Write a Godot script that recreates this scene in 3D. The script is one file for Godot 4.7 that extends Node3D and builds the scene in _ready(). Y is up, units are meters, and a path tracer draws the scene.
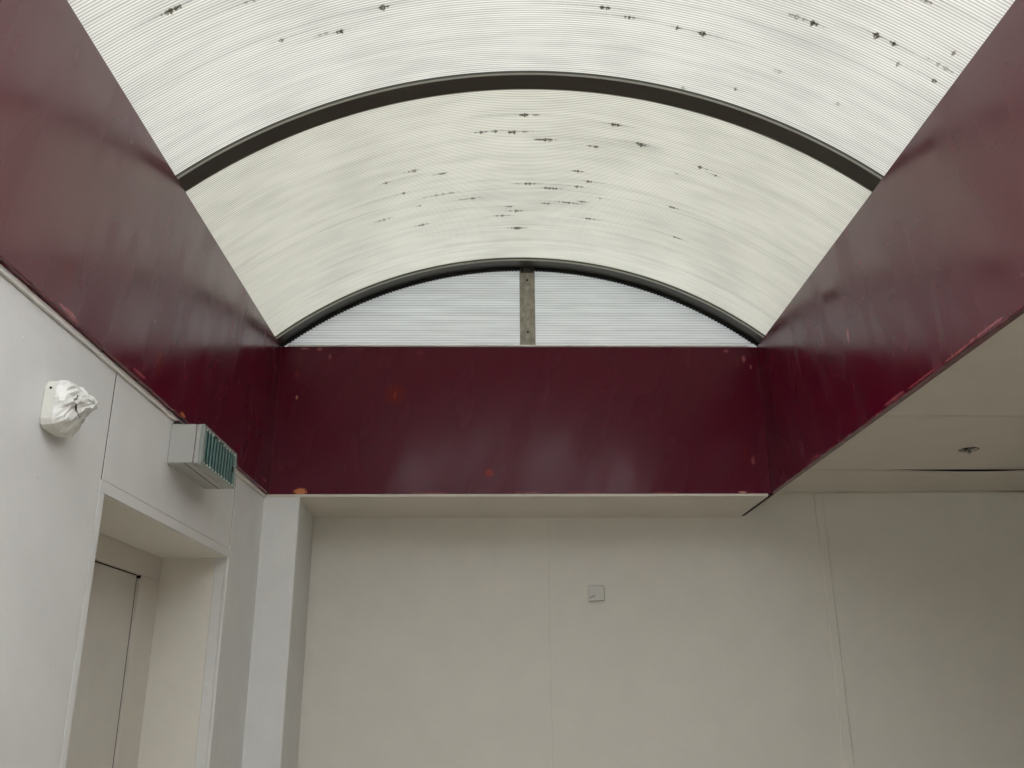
extends Node3D
# Room corner under a translucent barrel-vault rooflight. Metres, y up, camera looks along -z.

const EYE := Vector3(0, 1.55, 0)
const LEFT := -1.0096      # inner face of the left fascia
const RIGHT := 1.2259      # inner face of the right fascia
const WALL := -1.031       # face of the left wall
const LOW := 2.40          # bottom of the fascias
const TOP := 3.102         # top of the fascias
const ENDZ := -3.992       # face of the end fascia
const BACK := -4.505       # face of the back wall
const FRONT := 3.1         # wall behind the camera
const EAST := 8.0  # unseen end wall, set far off so the right side stays dim
const CEIL := 2.51         # right-hand ceiling
const AX := 0.118          # vault axis
const AY := 1.728
const RIB_R := 1.7808      # underside of the ribs
const SHEET_R := 1.7968
const ARC := 1.29          # half length of the vault sheets along the curve
const FLUTE := 0.0095

var M := {}
var rng := RandomNumberGenerator.new()


func _ready():
	rng.seed = 7
	# ---------------------------------------------------------------- camera, sky, exposure
	var cam := Camera3D.new()
	cam.name = "camera"
	cam.fov = 45.76
	cam.near = 0.05
	cam.far = 200.0
	add_child(cam)
	cam.position = EYE
	cam.rotation_order = EULER_ORDER_YXZ
	cam.rotation = Vector3(0.32981, -0.0176062, -0.00533407)
	cam.current = true
	var sky_m := ProceduralSkyMaterial.new()
	sky_m.sky_top_color = Color(1.0, 1.0, 1.0)
	sky_m.sky_horizon_color = Color(0.72, 0.735, 0.75)
	sky_m.ground_horizon_color = Color(0.66, 0.66, 0.64)
	sky_m.ground_bottom_color = Color(0.55, 0.54, 0.51)
	sky_m.sky_curve = 0.5
	sky_m.sun_angle_max = 1.0
	sky_m.energy_multiplier = 1.0
	var sky := Sky.new()
	sky.sky_material = sky_m
	var env := Environment.new()
	env.background_mode = Environment.BG_SKY
	env.sky = sky
	env.tonemap_mode = Environment.TONE_MAPPER_LINEAR
	env.tonemap_exposure = 7.9
	env.sdfgi_enabled = true
	env.ssao_enabled = true
	env.ssil_enabled = true
	var we := WorldEnvironment.new()
	we.name = "environment"
	we.environment = env
	add_child(we)

	materials()
	shell()
	left_wall()
	door()
	back_wall()
	right_ceiling()
	fascias()
	rooflight()
	exit_box()
	wrapped_unit()
	switch_box()
	ceiling_fitting()


# ------------------------------------------------------------------- helpers
func tag(o: Node, label: String, category: String, kind := "", group := ""):
	o.set_meta("label", label)
	o.set_meta("category", category)
	if kind != "":
		o.set_meta("kind", kind)
	if group != "":
		o.set_meta("group", group)
	return o


func base(called: String, where := Vector3.ZERO) -> Node3D:
	var o := Node3D.new()
	o.name = called
	add_child(o, true)
	o.position = where
	return o


func mb() -> SurfaceTool:
	var st := SurfaceTool.new()
	st.begin(Mesh.PRIMITIVE_TRIANGLES)
	return st


func build(st: SurfaceTool, called: String, m: Material, parent: Node = self, smooth := false) -> MeshInstance3D:
	if not smooth:
		st.generate_normals()
	var o := MeshInstance3D.new()
	o.name = called
	o.mesh = st.commit()
	o.mesh.surface_set_material(0, m)
	o.cast_shadow = GeometryInstance3D.SHADOW_CASTING_SETTING_DOUBLE_SIDED
	parent.add_child(o, true)
	if parent != self and parent is Node3D:
		var off := Vector3.ZERO
		var p = parent
		while p != self:
			off += p.position
			p = p.get_parent()
		o.position = -off      # shapes are given in room coordinates
	return o


# one convex face, turned so that it looks away from c
func face(st: SurfaceTool, pts: Array, c: Vector3, uvs: Array = []):
	var n: Vector3 = (pts[1] - pts[0]).cross(pts[2] - pts[0])
	var mid := Vector3.ZERO
	for p in pts:
		mid += p
	mid /= pts.size()
	var flip: bool = n.dot(mid - c) > 0
	st.set_smooth_group(-1)
	for k in range(1, pts.size() - 1):
		for j in ([0, k + 1, k] if flip else [0, k, k + 1]):
			st.set_uv(uvs[j] if uvs.size() else Vector2.ZERO)
			st.add_vertex(pts[j])


# chamfered box between two corners; UVs run along the longer horizontal side and down the height
func add_box(st: SurfaceTool, a: Vector3, b: Vector3, ch := 0.0):
	var lo := Vector3(minf(a.x, b.x), minf(a.y, b.y), minf(a.z, b.z))
	var hi := Vector3(maxf(a.x, b.x), maxf(a.y, b.y), maxf(a.z, b.z))
	var c := (lo + hi) / 2
	var s := hi - lo
	ch = minf(ch, minf(s.x, minf(s.y, s.z)) * 0.45)
	var pt := func(sx: int, sy: int, sz: int, axis: int) -> Vector3:
		var h := s / 2
		var o := Vector3(h.x - (0.0 if axis == 0 else ch), h.y - (0.0 if axis == 1 else ch), h.z - (0.0 if axis == 2 else ch))
		return c + Vector3(sx * o.x, sy * o.y, sz * o.z)
	var emit := func(pts: Array, axis: int):
		var uv := []
		for p: Vector3 in pts:
			var q: Vector3 = (p - lo) / s
			if axis == 0:
				uv.append(Vector2(1 - q.z, 1 - q.y))
			elif axis == 2:
				uv.append(Vector2(q.x, 1 - q.y))
			else:
				uv.append(Vector2(q.x if s.x > s.z else 1 - q.z, 0.06 if p.y > c.y else 0.90))
		face(st, pts, c, uv)
	for sg in [-1, 1]:
		emit.call([pt.call(sg, -1, -1, 0), pt.call(sg, 1, -1, 0), pt.call(sg, 1, 1, 0), pt.call(sg, -1, 1, 0)], 0)
		emit.call([pt.call(-1, sg, -1, 1), pt.call(1, sg, -1, 1), pt.call(1, sg, 1, 1), pt.call(-1, sg, 1, 1)], 1)
		emit.call([pt.call(-1, -1, sg, 2), pt.call(1, -1, sg, 2), pt.call(1, 1, sg, 2), pt.call(-1, 1, sg, 2)], 2)
	if ch <= 0:
		return
	for i in [-1, 1]:
		for j in [-1, 1]:
			emit.call([pt.call(i, j, -1, 0), pt.call(i, j, 1, 0), pt.call(i, j, 1, 1), pt.call(i, j, -1, 1)], 0)
			emit.call([pt.call(i, -1, j, 0), pt.call(i, 1, j, 0), pt.call(i, 1, j, 2), pt.call(i, -1, j, 2)], 0)
			emit.call([pt.call(-1, i, j, 1), pt.call(1, i, j, 1), pt.call(1, i, j, 2), pt.call(-1, i, j, 2)], 2)
			for k in [-1, 1]:
				emit.call([pt.call(i, j, k, 0), pt.call(i, j, k, 1), pt.call(i, j, k, 2)], 0)


func box(called: String, a: Vector3, b: Vector3, m: Material, parent: Node = self, ch := 0.0) -> MeshInstance3D:
	var st := mb()
	add_box(st, a, b, ch)
	return build(st, called, m, parent)


# rotational solid about an axis through c: prof holds (distance along axis, radius)
func add_lathe(st: SurfaceTool, c: Vector3, axis: Vector3, prof: Array, n := 24):
	var x := axis.cross(Vector3(0.3, 0.2, 0.93)).normalized()
	var y := axis.cross(x)
	for i in prof.size() - 1:
		var p: Vector2 = prof[i]
		var q: Vector2 = prof[i + 1]
		for k in n:
			var a0 := TAU * k / n
			var a1 := TAU * (k + 1) / n
			var d0 := x * cos(a0) + y * sin(a0)
			var d1 := x * cos(a1) + y * sin(a1)
			var mid: Vector3 = c + axis * (p.x + q.x) / 2
			var along: Vector2 = q - p
			# inside reference point: step in against the surface's outward normal
			var ref: Vector3 = mid + (d0 + d1) / 2 * (p.y + q.y) / 2 - ((d0 + d1) / 2 * along.x - axis * along.y).normalized() * 0.01
			var pts := [c + axis * p.x + d0 * p.y, c + axis * p.x + d1 * p.y, c + axis * q.x + d1 * q.y, c + axis * q.x + d0 * q.y]
			if p.y < 1e-6:
				pts = [pts[0], pts[2], pts[3]]
			elif q.y < 1e-6:
				pts = [pts[0], pts[1], pts[2]]
			face(st, pts, ref)


# curved bar along the vault: radii r0..r1, from z0 to z1, angles within +-half
func add_arch(st: SurfaceTool, r0: float, r1: float, z0: float, z1: float, floor_y: float, n := 72):
	var at := func(r: float, t: float, z: float) -> Vector3:
		var half := acos(clampf((floor_y - AY) / r, -1, 1))
		var a: float = lerp(-half, half, t)
		return Vector3(AX + r * sin(a), AY + r * cos(a), z)
	for k in n:
		var t0 := float(k) / n
		var t1 := float(k + 1) / n
		var c: Vector3 = at.call((r0 + r1) / 2, (t0 + t1) / 2, (z0 + z1) / 2)
		var q := func(r: float, t: float, z: float): return at.call(r, t, z)
		face(st, [q.call(r0, t0, z0), q.call(r0, t1, z0), q.call(r0, t1, z1), q.call(r0, t0, z1)], c)
		face(st, [q.call(r1, t0, z0), q.call(r1, t1, z0), q.call(r1, t1, z1), q.call(r1, t0, z1)], c)
		face(st, [q.call(r0, t0, z0), q.call(r0, t1, z0), q.call(r1, t1, z0), q.call(r1, t0, z0)], c)
		face(st, [q.call(r0, t0, z1), q.call(r0, t1, z1), q.call(r1, t1, z1), q.call(r1, t0, z1)], c)
		if k == 0:
			face(st, [q.call(r0, t0, z0), q.call(r1, t0, z0), q.call(r1, t0, z1), q.call(r0, t0, z1)], c)
		if k == n - 1:
			face(st, [q.call(r0, t1, z0), q.call(r1, t1, z0), q.call(r1, t1, z1), q.call(r0, t1, z1)], c)


# ------------------------------------------------------------------- materials
func mat(c: Color, rough := 0.6, metal := 0.0) -> StandardMaterial3D:
	var m := StandardMaterial3D.new()
	m.albedo_color = c
	m.roughness = rough
	m.metallic = metal
	return m


func noise_tex(freq: float, lo: Color, hi: Color, seed_: int, normal := false, bump := 2.0) -> NoiseTexture2D:
	var n := FastNoiseLite.new()
	n.seed = seed_
	n.frequency = freq
	n.fractal_octaves = 4
	var t := NoiseTexture2D.new()
	t.width = 512
	t.height = 512
	t.seamless = true
	t.noise = n
	if normal:
		t.as_normal_map = true
		t.bump_strength = bump
	else:
		var g := Gradient.new()
		g.set_color(0, lo)
		g.set_color(1, hi)
		t.color_ramp = g
	return t


func painted(c: Color, rough: float, seed_: int, wear := 0.05) -> StandardMaterial3D:
	var m := mat(Color.WHITE, rough)
	m.albedo_texture = noise_tex(0.012, c.darkened(wear), c, seed_)
	m.uv1_triplanar = true
	m.uv1_world_triplanar = true
	m.uv1_scale = Vector3(0.7, 0.7, 0.7)
	m.normal_enabled = true
	m.normal_scale = 0.12
	m.normal_texture = noise_tex(0.05, Color.BLACK, Color.WHITE, seed_ + 5, true, 1.5)
	return m


func materials():
	M.wall = painted(Color(0.892, 0.893, 0.885), 0.55, 11, 0.03)
	M.dim_maroon = mat(Color(0.335, 0.02, 0.10), 0.5)  # dark colour for the unseen end wall, keeps the right side dim
	M.bead = mat(Color(0.42, 0.09, 0.16), 0.5)
	M.back = painted(Color(0.908, 0.894, 0.855), 0.6, 21, 0.02)
	M.ceiling = painted(Color(0.86, 0.835, 0.79), 0.7, 12, 0.03)
	M.door = painted(Color(0.87, 0.855, 0.82), 0.5, 13, 0.03)
	M.frame = painted(Color(0.875, 0.855, 0.815), 0.5, 14, 0.03)
	M.core = mat(Color(0.25, 0.24, 0.22), 0.9)
	M.floor = painted(Color(0.74, 0.715, 0.665), 0.6, 15, 0.05)
	M.trim = mat(Color(0.94, 0.93, 0.91), 0.4)
	M.bronze = mat(Color(0.27, 0.26, 0.235), 0.32)
	M.lip = mat(Color(0.62, 0.62, 0.58), 0.35)
	M.lip_dark = mat(Color(0.30, 0.30, 0.27), 0.5)
	M.gasket = mat(Color(0.035, 0.035, 0.035), 0.8)
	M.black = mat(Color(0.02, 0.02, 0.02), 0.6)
	M.alloy = painted(Color(0.72, 0.70, 0.64), 0.45, 17, 0.28)
	M.alloy.uv1_scale = Vector3(4, 4, 4)
	M.plastic = mat(Color(0.83, 0.83, 0.80), 0.4)
	M.casing = painted(Color(0.71, 0.71, 0.69), 0.4, 19, 0.06)
	M.rim = mat(Color(0.60, 0.63, 0.61), 0.3)
	M.bag = mat(Color(0.85, 0.85, 0.83), 0.25)
	M.bag.backlight_enabled = true
	M.bag.backlight = Color(0.3, 0.3, 0.29)
	M.clear = mat(Color(0.93, 0.94, 0.93, 0.18), 0.1)   # unseen bays, made near-clear to let in extra daylight
	M.clear.transparency = BaseMaterial3D.TRANSPARENCY_ALPHA
	M.clear.cull_mode = BaseMaterial3D.CULL_DISABLED
	M.teal = mat(Color(0.13, 0.28, 0.29), 0.35)
	M.teal_light = mat(Color(0.40, 0.51, 0.49), 0.3)
	M.steel = mat(Color(0.55, 0.54, 0.51), 0.4, 0.6)
	M.dark_brown = mat(Color(0.16, 0.11, 0.07), 0.9)  # dark brown for painted gap and crease shade, also small dark fittings


# multiwall sheet: flutes along the curve, grime caught inside single flutes
func sheet_material(spots: Array, length: float, seed_: int, passing: float, blue: float) -> StandardMaterial3D:
	var w := 2048
	var h := 1024
	var n := FastNoiseLite.new()
	n.seed = seed_
	n.frequency = 0.004
	n.fractal_octaves = 3
	var fine := FastNoiseLite.new()
	fine.seed = seed_ + 1
	fine.frequency = 0.08
	var r := RandomNumberGenerator.new()
	r.seed = seed_
	var flutes := int(ceil(length / FLUTE))
	var lanes := []
	for k in flutes + 1:
		var lane := PackedFloat32Array()
		lane.resize(w)
		var tone := 1.0 - 0.035 * r.randf() - (0.05 if r.randf() < 0.06 else 0.0)
		for x in w:
			lane[x] = tone + 0.05 * n.get_noise_2d(x, k * 37.0) + 0.05 * n.get_noise_2d(x * 0.5, k * 3.0 + 4000.0)
		lanes.append(lane)
	# tails of dirt run on along the flute
	for s in spots:
		var k := clampi(int(s[1] / FLUTE), 0, flutes)
		var x0 := int((s[0] + ARC) / (2 * ARC) * w)
		var reach: int = int(r.randf_range(60, 420) * s[3])
		var side := r.randf_range(0.15, 0.85)
		for x in range(maxi(0, x0 - int(reach * side)), mini(w, x0 + int(reach * (1 - side)))):
			var f := 1.0 - absf(x - x0) / (reach * (side if x < x0 else 1 - side) + 1.0)
			lanes[k][x] -= 0.16 * s[3] * f * (0.7 + 0.6 * fine.get_noise_2d(x, k))
	var data := PackedByteArray()
	data.resize(w * h * 3)
	var i := 0
	for y in h:
		var z := float(y) / h * length
		var p := fposmod(z / FLUTE, 1.0)
		var lane: PackedFloat32Array = lanes[mini(int(z / FLUTE), flutes)]
		var web := smoothstep(0.30, 0.12, absf(p - 0.5))
		var row := 0.99 - 0.21 * web + 0.03 * smoothstep(0.4, 0.5, absf(p - 0.5))
		for x in w:
			var v := clampf(row * lane[x], 0.0, 1.0) * 255.0
			data[i] = int(v * 0.977)
			data[i + 1] = int(v * 0.983)
			data[i + 2] = int(v * (blue + 0.03 * web))
			i += 3
	var img := Image.create_from_data(w, h, false, Image.FORMAT_RGB8, data)
	# the clots themselves
	for s in spots:
		var x0: float = (s[0] + ARC) / (2 * ARC) * w
		var k := floorf(s[1] / FLUTE)
		var y0: float = (k + 0.5) * FLUTE / length * h
		var half: float = maxf(s[2] * 0.95 / (2 * ARC) * w, 7.0)
		var tall: float = 0.0115 / length * h
		var lean := 1.0 if s[0] > 0.1 else -1.0
		for dx in range(-int(half * 1.5), int(half * 1.5) + 1):
			var e: float = dx / half * lean
			var body := 1.0 - absf(e) / 1.5 if e > 0 else 1.0 - pow(absf(e) / 1.2, 2.0)
			var t := tall * body * (0.75 + 1.1 * fine.get_noise_2d(x0 + dx, k * 11.0))
			for dy in range(-int(tall * 1.5), int(tall) + 1):
				var px := int(x0) + dx
				var py := int(y0) + dy
				if px < 0 or py < 0 or px >= w or py >= h:
					continue
				var inside := smoothstep(0.0, 5.0, t - absf(dy * (0.75 if dy < 0 else 1.2)) * 1.0)
				var speck := clampf(0.9 + 1.5 * fine.get_noise_2d(px * 1.7, py * 1.7), 0.0, 1.0)
				var a: float = inside * speck * minf(1.0, s[3] * 1.15)
				if a > 0.01:
					img.set_pixel(px, py, img.get_pixel(px, py).lerp(Color(0.20, 0.185, 0.13), a))
	img.generate_mipmaps()
	var m := mat(Color.WHITE, 0.35)
	m.albedo_texture = ImageTexture.create_from_image(img)
	m.backlight_enabled = true
	m.backlight = Color(passing, passing, passing)
	m.cull_mode = BaseMaterial3D.CULL_DISABLED
	return m


func gable_material(seed_: int) -> StandardMaterial3D:
	var w := 1024
	var h := 512
	var n := FastNoiseLite.new()
	n.seed = seed_
	n.frequency = 0.006
	var img := Image.create(w, h, false, Image.FORMAT_RGB8)
	var r := RandomNumberGenerator.new()
	r.seed = seed_
	var tones := []
	for k in 40:
		tones.append(r.randf())
	for y in h:
		var z := float(y) / h * 32.0
		var p := fposmod(z, 1.0)
		var web := smoothstep(0.32, 0.15, absf(p - 0.5))
		var tn: float = tones[int(z)]
		for x in w:
			var v := 0.93 - 0.05 * tn - web * (0.10 + 0.05 * n.get_noise_2d(x * 0.7, y * 6.0)) + 0.05 * n.get_noise_2d(x, y * 3.0)
			if tn > 0.93:
				v += 0.05
			img.set_pixel(x, y, Color(v * 0.965, v * 0.985, v * 0.985))
	img.generate_mipmaps()
	var m := mat(Color.WHITE, 0.35)
	m.albedo_texture = ImageTexture.create_from_image(img)
	m.backlight_enabled = true
	m.backlight = Color(0.51, 0.515, 0.52)
	m.cull_mode = BaseMaterial3D.CULL_DISABLED
	return m


# maroon gloss paint: chips hold (u metres along, v metres from top, half length, half height, colour)
func maroon(length: float, height: float, chips: Array, seed_: int, edge_wear: float, gloss := 0.6) -> StandardMaterial3D:
	var w := 2048
	var h := 512
	var paint := Color(0.335, 0.012, 0.118)
	var img := Image.create(w, h, false, Image.FORMAT_RGB8)
	img.fill(paint)
	var n := FastNoiseLite.new()
	n.seed = seed_
	n.frequency = 0.06
	n.fractal_octaves = 3
	var r := RandomNumberGenerator.new()
	r.seed = seed_
	var spots := chips.duplicate()
	for k in int(edge_wear * length):
		spots.append([r.randf() * length, height - r.randf_range(0.0, 0.006), r.randf_range(0.004, 0.03), r.randf_range(0.002, 0.005), Color(0.50, 0.24, 0.25, 0.7)])
	for k in int(3 * length):
		spots.append([r.randf() * length, r.randf() * height, r.randf_range(0.002, 0.005), r.randf_range(0.002, 0.006), Color(0.42, 0.14, 0.17, 0.5)])
	for s in spots:
		var x0: float = s[0] / length * w
		var y0: float = s[1] / height * h
		var hx: float = maxf(1.2, s[2] / length * w)
		var hy: float = maxf(1.5, s[3] / height * h)
		for y in range(maxi(0, int(y0 - hy * 1.5)), mini(h, int(y0 + hy * 1.5) + 1)):
			for x in range(maxi(0, int(x0 - hx * 1.5)), mini(w, int(x0 + hx * 1.5) + 1)):
				var d := Vector2((x - x0) / hx, (y - y0) / hy).length() + 0.5 * n.get_noise_2d(x * 2.0, y * 2.0)
				var a: float = smoothstep(1.1, 0.75, d) * s[4].a
				if a > 0:
					img.set_pixel(x, y, img.get_pixel(x, y).lerp(Color(s[4], 1), a))
	img.generate_mipmaps()
	# uneven gloss: brushed on and wiped down
	var gw := 1024
	var gh := 128
	var rough := Image.create(gw, gh, false, Image.FORMAT_RGB8)
	var g := FastNoiseLite.new()
	g.seed = seed_ + 3
	g.frequency = 0.010
	g.fractal_octaves = 3
	for y in gh:
		for x in gw:
			var sx := x * length / 6.0
			var v := 0.24 + 0.17 * g.get_noise_2d(sx * 2.2 + y * 0.6, y * 0.7) + 0.03 * g.get_noise_2d(sx * 6.0, y * 1.0 + 300)
			rough.set_pixel(x, y, Color(v, v, v))
	rough.generate_mipmaps()
	var m := mat(Color.WHITE, 1.0)
	m.albedo_texture = ImageTexture.create_from_image(img)
	m.roughness_texture = ImageTexture.create_from_image(rough)
	m.metallic_specular = gloss
	return m


# ------------------------------------------------------------------- the shell
func shell():
	var f := box("floor", Vector3(-1.6, -0.15, FRONT + 0.2), Vector3(EAST + 0.2, 0, BACK - 0.2), M.floor)
	tag(f, "pale grey vinyl floor of the room below the rooflight", "floor", "structure")
	var r := box("wall_right", Vector3(EAST, 0, FRONT), Vector3(EAST + 0.2, 3.1, BACK - 0.2), M.dim_maroon)  # unseen wall, its dark colour picked to dim the right side
	tag(r, "unseen far right end wall, coloured dark maroon to keep that side dim", "wall", "structure")
	var b := box("wall_front", Vector3(-1.6, 0, FRONT), Vector3(EAST + 0.2, 3.1, FRONT + 0.2), M.wall)
	tag(b, "plain white wall of the room behind the viewpoint", "wall", "structure")


func left_wall():
	var wl := base("wall_left", Vector3(WALL, 0, -2.0))
	tag(wl, "white boarded left wall with the doorway, below the left maroon fascia", "wall", "structure")
	var back := WALL - 0.012
	# masonry behind the boards, with the doorway left open
	var st := mb()
	add_box(st, Vector3(back, 0, FRONT), Vector3(-1.45, LOW, -2.3615))
	add_box(st, Vector3(back, 0, -3.5725), Vector3(-1.45, LOW, BACK - 0.2))
	add_box(st, Vector3(back, 2.0705, -2.372), Vector3(-1.45, LOW, -3.562))
	add_box(st, Vector3(WALL - 0.004, LOW + 0.001, FRONT), Vector3(-1.45, TOP, BACK - 0.2))
	add_box(st, Vector3(-1.38, 0, -2.372), Vector3(-1.45, 2.058, -3.562))
	build(st, "masonry", M.core, wl)
	var ptop := LOW - 0.017
	box("panel", Vector3(back, 0, -0.9), Vector3(WALL, ptop, -2.340), M.wall, wl, 0.0015)
	box("panel", Vector3(back, 0, FRONT), Vector3(WALL, ptop, -0.903), M.wall, wl, 0.0015)
	box("panel", Vector3(back, 2.090, -2.346), Vector3(WALL, ptop, -3.540), M.wall, wl, 0.0015)
	box("panel", Vector3(back, 0, -3.546), Vector3(WALL, ptop, ENDZ - 0.02), M.wall, wl, 0.0015)
	# white edge strip between wall boards and fascia
	box("edge_strip", Vector3(back, ptop + 0.002, FRONT), Vector3(WALL + 0.008, LOW - 0.001, ENDZ + 0.001), M.trim, wl, 0.001)
	box("joint_shade", Vector3(back, 2.0895, -2.3402), Vector3(WALL - 0.0008, ptop, -2.3458), M.dark_brown, wl)  # dark strip painting the shade inside the open board joint
	box("joint_shade", Vector3(back, 2.105, -3.5402), Vector3(WALL - 0.0008, ptop, -3.5458), M.dark_brown, wl)  # same painted shade for the second joint
	# thin casing round the opening
	box("casing", Vector3(back, 0, -2.3420), Vector3(WALL + 0.0004, 2.0570, -2.372), M.wall, wl, 0.0004)
	box("casing", Vector3(back, 2.058, -2.3420), Vector3(WALL + 0.0004, 2.0885, -3.5605), M.wall, wl, 0.0004)
	# linings of the reveal
	box("reveal_lining", Vector3(-1.30, 2.0577, -2.374), Vector3(back - 0.001, 2.070, -3.560), M.back, wl)
	box("reveal_lining", Vector3(-1.30, 0, -3.5597), Vector3(WALL - 0.001, 2.0575, -3.572), M.back, wl)
	box("reveal_lining", Vector3(-1.29, 0, -2.362), Vector3(back - 0.001, 2.0575, -2.374), M.back, wl)
	box("edge_bead", Vector3(-1.085, 0, -3.5555), Vector3(WALL, 2.057, -3.5605), M.wall, wl, 0.001)
	for p in [Vector3(0, 2.02, -2.02), Vector3(0, 1.62, -2.22), Vector3(0, 2.29, -1.86), Vector3(0, 1.74, -2.13)]:
		var s := mb()
		add_lathe(s, Vector3(WALL - 0.0005, p.y, p.z), Vector3.RIGHT, [Vector2(0, 0.006), Vector2(0.0012, 0.0045), Vector2(0.0014, 0)], 10)
		build(s, "filled_screw", M.wall, wl)


func door():
	var d := base("door_1", Vector3(-1.30, 0, -2.9))
	tag(d, "flush off-white door set deep in the left doorway", "door", "structure")
	box("leaf", Vector3(-1.345, 0.008, -2.43), Vector3(-1.302, 1.967, -3.3605), M.door, d, 0.002)
	box("frame_head", Vector3(-1.36, 1.972, -2.376), Vector3(-1.290, 2.0575, -3.5595), M.frame, d, 0.0015)
	box("frame_jamb", Vector3(-1.36, 0, -3.3665), Vector3(-1.291, 1.9715, -3.5595), M.frame, d, 0.0015)
	box("frame_jamb", Vector3(-1.36, 0, -2.376), Vector3(-1.291, 1.9715, -2.4245), M.frame, d, 0.0015)
	box("gap_shade", Vector3(-1.35, 0.01, -3.3607), Vector3(-1.303, 1.967, -3.3663), M.black, d)  # black strip put in to paint the shaded gap beside the leaf
	box("gap_shade", Vector3(-1.35, 1.9672, -2.43), Vector3(-1.306, 1.9718, -3.3663), M.dark_brown, d)  # brown strip painting the fainter shade over the leaf
	# lever handle on the lock side
	var h := mb()
	add_lathe(h, Vector3(-1.302, 1.02, -3.29), Vector3.RIGHT, [Vector2(0, 0.026), Vector2(0.006, 0.026), Vector2(0.007, 0.011), Vector2(0.045, 0.011), Vector2(0.046, 0)], 20)
	add_box(h, Vector3(-1.266, 1.011, -3.28), Vector3(-1.252, 1.029, -3.17), 0.004)
	build(h, "handle", M.steel, d)
	# added dark block standing in for the dark notch at the leaf corner
	box("dark_notch", Vector3(-1.302, 1.958, -3.3600), Vector3(-1.2890, 1.968, -3.3670), M.dark_brown, d, 0.001)


func back_wall():
	var wb := base("wall_back", Vector3(0.3, 0, BACK))
	tag(wb, "white panelled back wall under the end fascia and ceiling", "wall", "structure")
	box("masonry", Vector3(-1.45, 0, BACK - 0.012), Vector3(EAST, 3.1, BACK - 0.2), M.core, wb)
	box("panel", Vector3(-0.98, 0, BACK), Vector3(0.2535, CEIL, BACK - 0.012), M.back, wb, 0.001)
	box("panel", Vector3(0.2565, 0, BACK), Vector3(1.62, CEIL, BACK - 0.012), M.back, wb, 0.001)
	box("panel", Vector3(1.622, 0, BACK), Vector3(3.05, CEIL, BACK - 0.012), M.back, wb, 0.001)
	box("panel", Vector3(3.052, 0, BACK), Vector3(EAST, CEIL, BACK - 0.012), M.back, wb, 0.001)
	box("joint_filler", Vector3(0.2536, 0, BACK - 0.012), Vector3(0.2564, CEIL, BACK - 0.0012), M.back, wb)
	box("cover_strip", Vector3(1.600, 0, BACK - 0.001), Vector3(1.642, CEIL - 0.002, BACK + 0.010), M.back, wb, 0.003)
	box("cover_strip", Vector3(3.030, 0, BACK - 0.001), Vector3(3.072, CEIL - 0.002, BACK + 0.010), M.back, wb, 0.003)
	var cs := mb()
	var y1 := LOW - 0.013
	var plan := [Vector2(WALL - 0.05, ENDZ - 0.002), Vector2(-0.876, ENDZ - 0.002), Vector2(-0.873, ENDZ - 0.005), Vector2(-0.909, BACK - 0.008), Vector2(WALL - 0.05, BACK - 0.008)]
	var mid := Vector3(-0.97, 1.2, -4.25)
	for k in plan.size():
		var p: Vector2 = plan[k]
		var q: Vector2 = plan[(k + 1) % plan.size()]
		face(cs, [Vector3(p.x, 0, p.y), Vector3(q.x, 0, q.y), Vector3(q.x, y1, q.y), Vector3(p.x, y1, p.y)], mid)
	for y in [0.0, y1]:
		var cap := []
		for p in plan:
			cap.append(Vector3(p.x, y, p.y))
		face(cs, cap, mid)
	var c := build(cs, "column", M.wall)
	tag(c, "white boxed column in the left back corner beside the doorway", "column", "structure")
	var s := box("trim_1", Vector3(WALL - 0.05, LOW - 0.0125, ENDZ - 0.001), Vector3(RIGHT - 0.012, LOW - 0.0005, BACK), M.ceiling, self, 0.001)
	tag(s, "narrow white soffit board between the end maroon fascia and back wall", "soffit", "structure")


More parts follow.
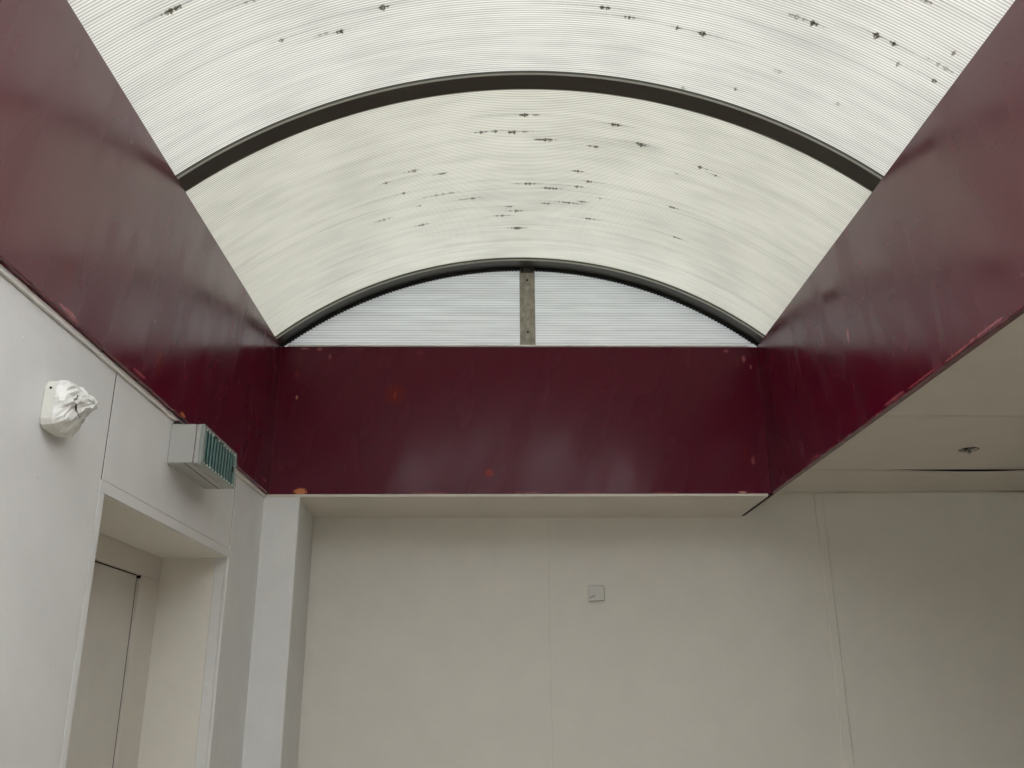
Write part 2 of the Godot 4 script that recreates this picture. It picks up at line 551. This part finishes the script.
func right_ceiling():
	var ce := base("ceiling", Vector3(2.5, CEIL, -2.0))
	tag(ce, "low white ceiling of sagging boards right of the maroon fascia", "ceiling", "structure")
	var x0 := RIGHT + 0.026
	var st := mb()
	add_box(st, Vector3(x0, CEIL + 0.05, FRONT + 0.2), Vector3(EAST + 0.2, TOP - 0.02, BACK - 0.2))
	add_box(st, Vector3(-1.45, LOW + 0.02, ENDZ - 0.094), Vector3(x0, TOP - 0.02, BACK - 0.2))
	add_box(st, Vector3(-1.45, LOW + 0.02, FRONT - 0.01), Vector3(x0, TOP + 0.6, FRONT + 0.2))
	build(st, "roof_deck", M.core, ce)
	var kerb := mb()
	add_box(kerb, Vector3(x0, CEIL + 0.013, FRONT), Vector3(x0 + 0.1, TOP, ENDZ - 0.09))
	build(kerb, "kerb", M.core, ce)
	# boards, some with an edge that hangs down between its fixings: [near z, far z, sag of the near edge, where]
	for b in [[FRONT, -0.60, 0.0, 2.0], [-0.603, -1.43, 0.004, 2.4], [-1.434, -2.26, 0.004, 1.9], [-2.264, -3.160, 0.002, 2.3], [-4.006, -4.459, 0.018, 2.15], [-4.466, BACK - 0.002, 0.015, 2.75]]:
		var s := mb()
		var nx := 40
		var nz := 8
		var w := EAST - x0
		var at := func(i: int, j: int, up: float) -> Vector3:
			var x := x0 + w * i / nx
			var fz := float(j) / nz
			var z: float = lerp(b[0], b[1], fz)
			var dip: float = b[2] * exp(-pow((x - b[3]) / 0.42, 2.0)) * pow(1.0 - fz, 3.0)
			return Vector3(x, CEIL - dip + up, z)
		for i in nx:
			for j in nz:
				face(s, [at.call(i, j, 0.0), at.call(i + 1, j, 0.0), at.call(i + 1, j + 1, 0.0), at.call(i, j + 1, 0.0)], at.call(i, j, 0.3))
			face(s, [at.call(i, 0, 0.0), at.call(i + 1, 0, 0.0), at.call(i + 1, 0, 0.01), at.call(i, 0, 0.01)], at.call(i, 4, 0.005))
			face(s, [at.call(i, nz, 0.0), at.call(i + 1, nz, 0.0), at.call(i + 1, nz, 0.01), at.call(i, nz, 0.01)], at.call(i, 4, 0.005))
			face(s, [at.call(i, 0, 0.01), at.call(i + 1, 0, 0.01), at.call(i + 1, nz, 0.01), at.call(i, nz, 0.01)], at.call(i, 4, -0.3))
		build(s, "panel", M.ceiling, ce)
	# the board with the round hole
	var g := CSGBox3D.new()
	g.name = "panel"
	g.size = Vector3(EAST - x0, 0.010, 0.829)
	g.material = M.ceiling
	ce.add_child(g, true)
	g.position = Vector3((EAST + x0) / 2, CEIL + 0.005, -3.5835) - ce.position
	var hole := CSGCylinder3D.new()
	hole.name = "cut"
	hole.operation = CSGShape3D.OPERATION_SUBTRACTION
	hole.radius = 0.038
	hole.height = 0.1
	hole.sides = 32
	hole.material = M.ceiling
	g.add_child(hole)
	hole.position = Vector3(1.967, CEIL, -3.645) - Vector3((EAST + x0) / 2, CEIL + 0.005, -3.5835)


func fascias():
	var wood := Color(0.72, 0.42, 0.26)
	var rust := Color(0.46, 0.10, 0.08, 0.4)
	var scr := Color(0.62, 0.36, 0.36, 0.8)
	var t := 0.0235
	# left: u runs from the front (z = FRONT) to the end
	var ll := FRONT - ENDZ
	var hh := TOP - LOW
	var chips := []
	for c in [[-1.90, 0.62, 0.02, 0.06, rust], [-1.93, 0.69, 0.05, 0.006, scr], [-2.50, 0.60, 0.02, 0.05, Color(0.5, 0.14, 0.1, 0.5)], [-2.62, 0.64, 0.008, 0.03, rust],
		[-2.74, 0.692, 0.03, 0.008, wood], [-2.36, 0.685, 0.05, 0.005, scr], [-3.80, 0.66, 0.06, 0.006, scr], [-2.9, 0.2, 0.006, 0.1, Color(0.34, 0.05, 0.1, 0.6)], [-3.3, 0.03, 0.03, 0.02, Color(0.36, 0.1, 0.14, 0.6)]]:
		chips.append([FRONT - c[0], c[1], c[2], c[3], c[4]])
	var a := box("fascia_beam", Vector3(LEFT, LOW, FRONT), Vector3(LEFT - t, TOP, ENDZ - 0.09), maroon(ll, hh, chips, 31, 7.0), self, 0.002)
	tag(a, "long maroon fascia beam above the left wall and doorway", "beam", "structure", "maroon fascia beams round the rooflight")
	chips = []
	for c in [[-2.93, 0.36, 0.012, 0.02, scr], [-2.93, 0.37, 0.004, 0.035, scr], [-2.75, 0.17, 0.004, 0.012, scr], [-2.77, 0.30, 0.006, 0.006, scr], [-3.2, 0.50, 0.02, 0.015, Color(0.46, 0.2, 0.22, 0.7)],
		[-2.45, 0.692, 0.12, 0.003, scr], [-2.25, 0.694, 0.08, 0.003, Color(0.58, 0.32, 0.3, 0.9)], [-2.1, 0.69, 0.1, 0.004, scr], [-2.65, 0.69, 0.08, 0.006, scr], [-3.4, 0.69, 0.08, 0.006, scr], [-3.75, 0.68, 0.05, 0.01, Color(0.4, 0.12, 0.14, 0.7)]]:
		chips.append([FRONT - c[0], c[1], c[2], c[3], c[4]])
	var b := box("fascia_beam", Vector3(RIGHT, LOW, FRONT), Vector3(RIGHT + t, TOP, BACK), maroon(FRONT - BACK, hh, chips, 32, 9.0), self, 0.002)
	tag(b, "long maroon fascia beam with scraped lower edge beside the low ceiling", "beam", "structure", "maroon fascia beams round the rooflight")
	box("edge_strip", Vector3(RIGHT - 0.011, LOW - 0.006, ENDZ - 0.003), Vector3(RIGHT + 0.012, LOW - 0.0005, BACK + 0.001), M.dark_brown, b, 0.001)  # dark strip painting the shaded gap at the soffit end
	var ex := RIGHT - LEFT
	chips = []
	for c in [[-0.873, 0.690, 0.030, 0.016, Color(0.83, 0.52, 0.33)], [-0.035, 0.605, 0.022, 0.018, Color(0.52, 0.12, 0.07, 0.8)], [-0.47, 0.235, 0.05, 0.05, Color(0.42, 0.05, 0.06, 0.7)], [-0.47, 0.24, 0.006, 0.02, Color(0.55, 0.2, 0.15)],
		[-0.92, 0.25, 0.006, 0.010, Color(0.8, 0.55, 0.45)], [-0.93, 0.14, 0.012, 0.018, Color(0.45, 0.15, 0.15, 0.7)], [-0.93, 0.32, 0.006, 0.03, rust], [-0.92, 0.06, 0.02, 0.035, Color(0.36, 0.09, 0.13, 0.8)], [-0.83, 0.012, 0.012, 0.01, scr], [-0.90, 0.01, 0.02, 0.006, scr],
		[-0.78, 0.05, 0.006, 0.015, scr], [-0.36, 0.03, 0.02, 0.012, Color(0.42, 0.14, 0.16, 0.7)], [-0.58, 0.20, 0.01, 0.01, rust], [1.08, 0.02, 0.012, 0.008, scr], [1.13, 0.08, 0.006, 0.03, Color(0.4, 0.12, 0.14, 0.8)], [1.16, 0.06, 0.01, 0.02, scr], [1.19, 0.1, 0.006, 0.012, scr], [1.13, 0.52, 0.008, 0.05, rust], [1.16, 0.55, 0.008, 0.02, scr],
		[0.16, 0.697, 0.05, 0.003, scr], [0.38, 0.698, 0.10, 0.003, scr], [1.10, 0.696, 0.02, 0.006, Color(0.8, 0.6, 0.55)], [0.75, 0.698, 0.06, 0.003, scr], [-0.3, 0.698, 0.10, 0.003, scr]]:
		chips.append([c[0] - LEFT, c[1], c[2], c[3], c[4]])
	var e := box("fascia_beam", Vector3(LEFT, LOW, ENDZ), Vector3(RIGHT - 0.0005, TOP, ENDZ - 0.092), maroon(ex, hh, chips, 33, 5.0, 0.31), self, 0.0015)
	tag(e, "short maroon end fascia beam under the arched gable panes", "beam", "structure", "maroon fascia beams round the rooflight")
	box("joint_bead", Vector3(RIGHT - 0.0025, LOW + 0.003, ENDZ), Vector3(RIGHT, TOP - 0.004, ENDZ + 0.002), M.bead, e, 0.0008)
	box("joint_bead", Vector3(LEFT, LOW + 0.003, ENDZ), Vector3(LEFT + 0.0025, TOP - 0.004, ENDZ + 0.002), M.bead, e, 0.0008)


# ------------------------------------------------------------------- rooflight
func rooflight():
	var w := base("window_1", Vector3(AX, TOP, -2.0))
	tag(w, "arched translucent ribbed plastic rooflight with dark ribs over the room", "rooflight", "structure")
	var fronts := [-3.903, -2.534, -1.165, 0.204, 1.573, 2.942]
	# grime caught in the flutes: [metres along the curve from the crown, z, length, strength]
	var end_spots := [[-0.024, -2.778, 0.03, 1.0], [0.021, -2.777, 0.018, 0.7], [-0.177, -2.876, 0.025, 1.0], [-0.127, -2.871, 0.012, 0.8], [-0.062, -2.884, 0.027, 1.0],
		[-0.015, -2.885, 0.012, 0.9], [0.062, -2.928, 0.05, 0.8], [0.248, -2.951, 0.027, 0.8], [0.312, -2.801, 0.026, 0.8], [0.421, -2.888, 0.026, 0.9],
		[-0.45, -3.064, 0.039, 0.4], [-0.343, -3.117, 0.029, 0.8], [-0.561, -3.104, 0.019, 0.7], [-0.501, -3.203, 0.011, 0.9], [-0.349, -3.269, 0.082, 0.35],
		[-0.233, -3.338, 0.049, 0.7], [-0.445, -3.333, 0.011, 0.5], [-0.6, -3.367, 0.041, 0.4], [-0.444, -3.496, 0.032, 0.7], [0.203, -3.135, 0.029, 0.9],
		[0.003, -3.245, 0.062, 0.8], [0.107, -3.27, 0.048, 0.7], [0.215, -3.24, 0.02, 0.6], [0.255, -3.198, 0.029, 0.9], [-0.092, -3.497, 0.051, 0.6],
		[-0.034, -3.465, 0.043, 0.7], [-0.068, -3.429, 0.017, 0.6], [0.089, -3.401, 0.035, 0.6], [0.184, -3.377, 0.063, 0.7], [0.239, -3.357, 0.025, 0.8],
		[0.288, -3.492, 0.036, 0.9], [-0.031, -3.614, 0.053, 0.9], [0.611, -3.256, 0.023, 0.7], [0.669, -3.476, 0.027, 0.6], [0.312, -3.308, 0.008, 0.4],
		[0.307, -2.803, 0.022, 0.8], [0.422, -2.89, 0.023, 0.8], [0.659, -2.935, 0.022, 0.9], [0.712, -2.951, 0.013, 0.9], [0.577, -3.02, 0.009, 0.4]]
	var near_spots := [[-0.457, -2.182, 0.022, 0.8], [-0.6, -2.232, 0.018, 0.9], [-1.021, -1.935, 0.036, 0.8], [-0.769, -2.199, 0.004, 0.6], [-0.65, -2.226, 0.022, 0.3],
		[-0.815, -2.019, 0.02, 0.6], [-1.008, -1.938, 0.024, 0.5], [0.208, -2.223, 0.019, 0.9], [0.29, -2.257, 0.023, 0.8], [0.519, -2.262, 0.022, 0.95],
		[0.439, -2.26, 0.007, 0.7], [0.808, -2.093, 0.029, 0.8], [0.759, -2.095, 0.033, 0.4], [0.769, -2.323, 0.014, 0.25], [0.98, -2.35, 0.01, 0.25],
		[0.67, -2.464, 0.005, 0.5], [0.508, -2.526, 0.008, 0.3], [0.974, -2.042, 0.02, 1.0], [1.029, -2.042, 0.015, 0.9], [1.042, -1.876, 0.028, 0.5],
		[1.176, -2.094, 0.007, 0.7], [1.176, -1.977, 0.008, 0.5], [1.069, -2.097, 0.009, 0.4], [1.174, -2.039, 0.057, 0.35], [0.767, -2.325, 0.013, 0.3],
		[0.978, -2.362, 0.012, 0.25]]
	var bay := 1.369
	var sheets := []
	for pair in [[end_spots, -4.0, 41, 0.47, 0.92], [near_spots, -2.5715, 42, 0.50, 0.945]]:
		var local := []
		for s in pair[0]:
			local.append([s[0], s[1] - pair[1], s[2], s[3]])
		sheets.append(sheet_material(local, bay + 0.06, pair[2], pair[3], pair[4]))
	for k in 5:
		var z0: float = -4.0 if k == 0 else fronts[k] - 0.0375
		var z1: float = fronts[k + 1] - 0.0385 if k < 4 else fronts[5] + 0.04
		var st := mb()
		st.set_smooth_group(0)
		var n := 96
		for i in n:
			for c in [[i, z0], [i, z1], [i + 1, z1], [i, z0], [i + 1, z1], [i + 1, z0]]:
				var u: float = lerp(-ARC, ARC, float(c[0]) / n)
				var a := u / SHEET_R
				var up := Vector3(sin(a), cos(a), 0)
				st.set_normal(-up)
				st.set_uv(Vector2(float(c[0]) / n, (c[1] - z0) / (bay + 0.06)))
				st.add_vertex(Vector3(AX, AY, c[1]) + up * SHEET_R)
		build(st, "roof_sheet", sheets[0] if k == 0 else sheets[1] if k == 1 else M.clear, w, true)  # bays behind the camera are made clear to add daylight
	for z in fronts:
		var st := mb()
		add_arch(st, RIB_R, SHEET_R - 0.0015, z - 0.076, z - 0.003, TOP - 0.002)
		var rib := build(st, "rib", M.bronze, w)
		for side in [[z, z - 0.003], [z - 0.076, z - 0.079]]:
			st = mb()
			add_arch(st, RIB_R - 0.001, RIB_R + 0.006, side[0], side[1], TOP - 0.002)
			build(st, "lip", M.lip, rib)
			st = mb()
			add_arch(st, RIB_R + 0.006, SHEET_R - 0.001, side[0] - 0.0005, side[1] + 0.0005, TOP - 0.002)
			build(st, "seal", M.lip_dark, rib)
	# gables at both ends
	var gm := gable_material(51)
	for gz in [-3.994, 2.98]:
		var inward := 1.0 if gz < 0 else -1.0
		for side in [-1, 1]:
			var st := mb()
			var x0: float = 0.1455 + side * 0.0005
			var x1: float = AX + side * sqrt(RIB_R * RIB_R - (TOP - 0.002 - AY) * (TOP - 0.002 - AY))
			var n := 48
			for i in n:
				var xa := lerpf(x0, x1, float(i) / n)
				var xb := lerpf(x0, x1, float(i + 1) / n)
				var ya := AY + sqrt(maxf(0, RIB_R * RIB_R - (xa - AX) * (xa - AX)))
				var yb := AY + sqrt(maxf(0, RIB_R * RIB_R - (xb - AX) * (xb - AX)))
				var q := [Vector3(xa, TOP - 0.002, gz), Vector3(xb, TOP - 0.002, gz), Vector3(xb, maxf(yb, TOP - 0.0019), gz), Vector3(xa, ya, gz)]
				var uv := []
				for p: Vector3 in q:
					uv.append(Vector2((p.x + 1.1) / 2.4, 1.0 - (p.y - TOP) / 0.41))
				face(st, q, Vector3(xa, 3.2, gz - inward), uv)
			build(st, "gable_pane", gm, w)
		var st2 := mb()
		add_arch(st2, RIB_R - 0.011, RIB_R + 0.006, gz + inward * 0.0165, gz + inward * 0.001, TOP)
		# ends of the flutes leave small teeth along the seal
		var gs := build(st2, "gable_seal", M.gasket, w)
		var teeth := mb()
		for k in 150:
			var a := lerpf(-0.70, 0.70, k / 149.0)
			if AY + RIB_R * cos(a) < TOP + 0.03:
				continue
			var c := Vector3(AX + (RIB_R - 0.013) * sin(a), AY + (RIB_R - 0.013) * cos(a), gz + inward * 0.008)
			add_box(teeth, c - Vector3(0.006, 0.004, 0.002), c + Vector3(0.006, 0.004, 0.002))
		var tt := build(teeth, "flute_end", M.gasket, gs)
		tt.set_meta("kind", "stuff")
		var mz: float = gz + inward * 0.002
		var apex := AY + RIB_R
		var mull := box("mullion", Vector3(0.109, TOP + 0.001, mz), Vector3(0.182, apex - 0.022, mz + inward * 0.009), M.alloy, w, 0.002)
		box("head_bracket", Vector3(0.112, apex - 0.028, mz + inward * 0.003), Vector3(0.179, apex - 0.001, mz + inward * 0.017), M.bronze, mull, 0.002)
		for p in [[0.1455, apex - 0.066], [0.146, TOP + 0.072], [0.124, apex - 0.018], [0.122, apex - 0.010], [0.165, apex - 0.012], [0.172, apex - 0.018]]:
			var s := mb()
			add_lathe(s, Vector3(p[0], p[1], mz + inward * (0.0085 if p[1] < apex - 0.03 else 0.0165)), Vector3(0, 0, inward), [Vector2(0, 0.0055), Vector2(0.002, 0.005), Vector2(0.003, 0.003), Vector2(0.003, 0)], 12)
			build(s, "screw", M.black, mull)
		box("sill", Vector3(LEFT + 0.035, TOP + 0.0003, gz + inward * 0.0006), Vector3(RIGHT - 0.035, TOP + 0.0065, gz + inward * 0.012), M.trim, w, 0.001)


# ------------------------------------------------------------------- fittings
func exit_box():
	var o := base("exit_light", Vector3(WALL, 2.305, -2.98))
	tag(o, "grey box light with green ribbed front on the left wall above the doorway", "light fitting")
	var y0 := 2.242
	var y1 := 2.370
	box("housing", Vector3(WALL, y0, -2.785), Vector3(-0.9515, y1, -3.165), M.casing, o, 0.003)
	box("front_cover", Vector3(-0.950, y0, -2.785), Vector3(-0.936, y1, -3.165), M.casing, o, 0.003)
	box("spacer", Vector3(-0.96, y0 + 0.003, -2.788), Vector3(-0.94, y1 - 0.003, -3.162), M.black, o)
	# front rim
	var rim := mb()
	add_box(rim, Vector3(-0.9365, y0, -2.785), Vector3(-0.924, y0 + 0.006, -3.165), 0.002)
	add_box(rim, Vector3(-0.9365, y1 - 0.006, -2.785), Vector3(-0.924, y1, -3.165), 0.002)
	add_box(rim, Vector3(-0.9365, y0 + 0.0055, -2.785), Vector3(-0.924, y1 - 0.0055, -2.803), 0.002)
	add_box(rim, Vector3(-0.9365, y0 + 0.0055, -3.155), Vector3(-0.924, y1 - 0.0055, -3.165), 0.002)
	build(rim, "rim", M.rim, o)
	var lens := box("lens", Vector3(-0.9365, y0 + 0.005, -2.802), Vector3(-0.931, y1 - 0.005, -3.156), M.teal, o)
	for k in 11:
		var z := -2.816 - k * 0.0325
		var s := mb()
		add_box(s, Vector3(-0.9315, y0 + 0.012, z), Vector3(-0.9262, y1 - 0.012, z - 0.011), 0.0025)
		build(s, "rib", M.teal_light if k % 2 == 0 or k > 7 else M.rim if k == 9 else M.teal_light, lens)
		box("rib_end", Vector3(-0.9315, y0 + 0.0065, z - 0.001), Vector3(-0.9255, y0 + 0.013, z - 0.012), M.plastic, lens, 0.0015)
		if k != 3 and k != 5:
			box("rib_end", Vector3(-0.9315, y1 - 0.013, z - 0.001), Vector3(-0.9255, y1 - 0.0065, z - 0.012), M.plastic, lens, 0.0015)
	box("slot", Vector3(-0.9315, 2.305, -3.045), Vector3(-0.9272, 2.325, -3.060), M.black, lens)
	box("slot", Vector3(-0.9315, 2.296, -3.128), Vector3(-0.9272, 2.315, -3.142), M.black, lens)
	box("seam", Vector3(-0.978, y0 - 0.0006, -2.787), Vector3(-0.975, y0 + 0.001, -3.163), M.black, o)
	var smear := mb()
	add_box(smear, Vector3(WALL + 0.0005, 2.3705, -2.80), Vector3(WALL + 0.02, 2.386, -2.86), 0.003)
	build(smear, "sealant", M.dark_brown, o)


func wrapped_unit():
	var o := base("wrapped_detector", Vector3(WALL, 2.185, -2.035))
	tag(o, "white wall detector wrapped in crumpled white plastic, left of the doorway", "detector")
	var st := mb()
	# base box with rounded corners, standing off the wall
	var prof := []
	for k in 32:
		var a := TAU * k / 32
		var c := Vector2(cos(a), sin(a))
		var r := pow(pow(absf(c.x), 5.0) + pow(absf(c.y), 5.0), -0.2)
		prof.append(c * r)
	var cy := 2.184
	var cz := -2.036
	var rings := [[WALL, 0.054], [WALL + 0.004, 0.058], [WALL + 0.024, 0.058], [WALL + 0.029, 0.054], [WALL + 0.029, 0.0]]
	for i in rings.size() - 1:
		for k in 32:
			var p: Vector2 = prof[k]
			var q: Vector2 = prof[(k + 1) % 32]
			var r0: float = rings[i][1]
			var r1: float = rings[i + 1][1]
			var x0: float = rings[i][0]
			var x1: float = rings[i + 1][0]
			var pts := [Vector3(x0, cy + p.y * r0, cz + p.x * r0), Vector3(x0, cy + q.y * r0, cz + q.x * r0), Vector3(x1, cy + q.y * r1, cz + q.x * r1), Vector3(x1, cy + p.y * r1, cz + p.x * r1)]
			if r1 == 0.0:
				pts = [pts[0], pts[1], pts[2]]
			face(st, pts, Vector3((x0 + x1) / 2 - (0.01 if r1 < r0 else 0.0), cy, cz))
	build(st, "backplate", M.plastic, o)
	# crumpled bag: rings from the plate to the gathered neck and the flared tail
	var n := FastNoiseLite.new()
	n.seed = 3
	n.frequency = 6.0
	var bag := mb()
	var sec := [[0.026, 0.0585, 0.0], [0.030, 0.0585, 0.0], [0.038, 0.056, 0.1], [0.047, 0.050, 0.3], [0.055, 0.043, 0.6], [0.061, 0.036, 0.9], [0.064, 0.029, 1.0], [0.067, 0.031, 1.0], [0.073, 0.029, 1.0], [0.080, 0.024, 1.0], [0.088, 0.019, 1.0], [0.093, 0.013, 1.0], [0.094, 0.0, 1.0]]
	var grid := []
	var m := 40
	for i in sec.size():
		var row := []
		for k in m:
			var a := TAU * k / m
			var c := Vector2(cos(a), sin(a))
			var e: float = lerp(5.0, 2.0, sec[i][2])
			var r: float = sec[i][1] * pow(pow(absf(c.x), e) + pow(absf(c.y), e), -1.0 / e)
			var fold: float = 1.0 + (0.03 + 0.10 * sec[i][2]) * sin(7.0 * a + 3.0 * sec[i][2]) + 0.22 * n.get_noise_3d(c.x, c.y, i * 0.16) * (0.25 + sec[i][2])
			r *= fold
			var x: float = WALL + sec[i][0] + (0.012 * n.get_noise_3d(c.x * 1.3 + 5, c.y * 1.3, i * 0.2) if i > 1 else 0.0)
			var lean: float = 0.012 * sec[i][2]
			row.append(Vector3(x, cy + 0.002 + c.y * r * (1.0 if i < 8 else 0.8) + lean, cz + c.x * r))
		grid.append(row)
	for i in sec.size() - 1:
		for k in m:
			var a: Vector3 = grid[i][k]
			var b: Vector3 = grid[i][(k + 1) % m]
			var c: Vector3 = grid[i + 1][(k + 1) % m]
			var d: Vector3 = grid[i + 1][k]
			var ref := Vector3(a.x - 0.02, cy, cz)
			face(bag, [a, b, c], ref)
			face(bag, [a, c, d], ref)
	var bg := build(bag, "plastic_bag", M.bag, o)
	var crease_shade := mb()
	add_lathe(crease_shade, Vector3(WALL + 0.062, cy + 0.012, cz), Vector3.RIGHT, [Vector2(0, 0.0285), Vector2(0.0015, 0.0305), Vector2(0.003, 0.0285)], 24)
	build(crease_shade, "crease_shade", M.dark_brown, bg)  # dark ring painting the shaded creases round the bag neck
	var sc := mb()
	add_lathe(sc, Vector3(WALL + 0.016, cy + 0.034, cz + 0.0575), Vector3(0, 0, 1), [Vector2(0, 0.003), Vector2(0.001, 0.003), Vector2(0.001, 0)], 10)
	build(sc, "screw", M.dark_brown, o)


func switch_box():
	var o := base("wall_switch", Vector3(0.479, 2.016, BACK))
	tag(o, "small square white surface switch box high on the back wall", "switch")
	box("back_box", Vector3(0.443, 1.981, BACK - 0.0005), Vector3(0.517, 2.051, BACK + 0.020), M.casing, o, 0.004)
	var p := box("cover_plate", Vector3(0.441, 1.979, BACK + 0.0205), Vector3(0.519, 2.053, BACK + 0.027), M.plastic, o, 0.003)
	var st := mb()
	add_box(st, Vector3(-0.0155, -0.0035, 0), Vector3(0.0155, 0.0035, 0.002), 0.001)
	var k := build(st, "label_mark", M.lip, p)
	k.position += Vector3(0.461, 1.999, BACK + 0.0265)
	k.rotation.z = 0.35


func ceiling_fitting():
	var o := base("ceiling_socket", Vector3(1.967, CEIL + 0.012, -3.645))
	tag(o, "small dark round recess with a hanging pin in the low ceiling", "ceiling fitting")
	var c := Vector3(1.967, CEIL, -3.645)
	var st := mb()
	add_lathe(st, c + Vector3(0, 0.0105, 0), Vector3.UP, [Vector2(0, 0.0375), Vector2(0.026, 0.034), Vector2(0.0265, 0)], 28)
	build(st, "cup", M.black, o)
	var ring := mb()
	add_lathe(ring, c, Vector3.UP, [Vector2(0.0, 0.0375), Vector2(-0.0008, 0.0378), Vector2(-0.0008, 0.0395), Vector2(0.0, 0.040)], 28)
	build(ring, "ring", M.lip_dark, o)
	var pin := mb()
	add_lathe(pin, c + Vector3(0, 0.034, 0), Vector3.DOWN, [Vector2(0, 0.004), Vector2(0.045, 0.004), Vector2(0.047, 0.009), Vector2(0.049, 0.009), Vector2(0.05, 0)], 12)
	build(pin, "pin", M.steel, o)
	box("crossbar", c + Vector3(-0.0025, 0.002, -0.0375), c + Vector3(0.0025, 0.005, 0.0375), M.lip_dark, o)
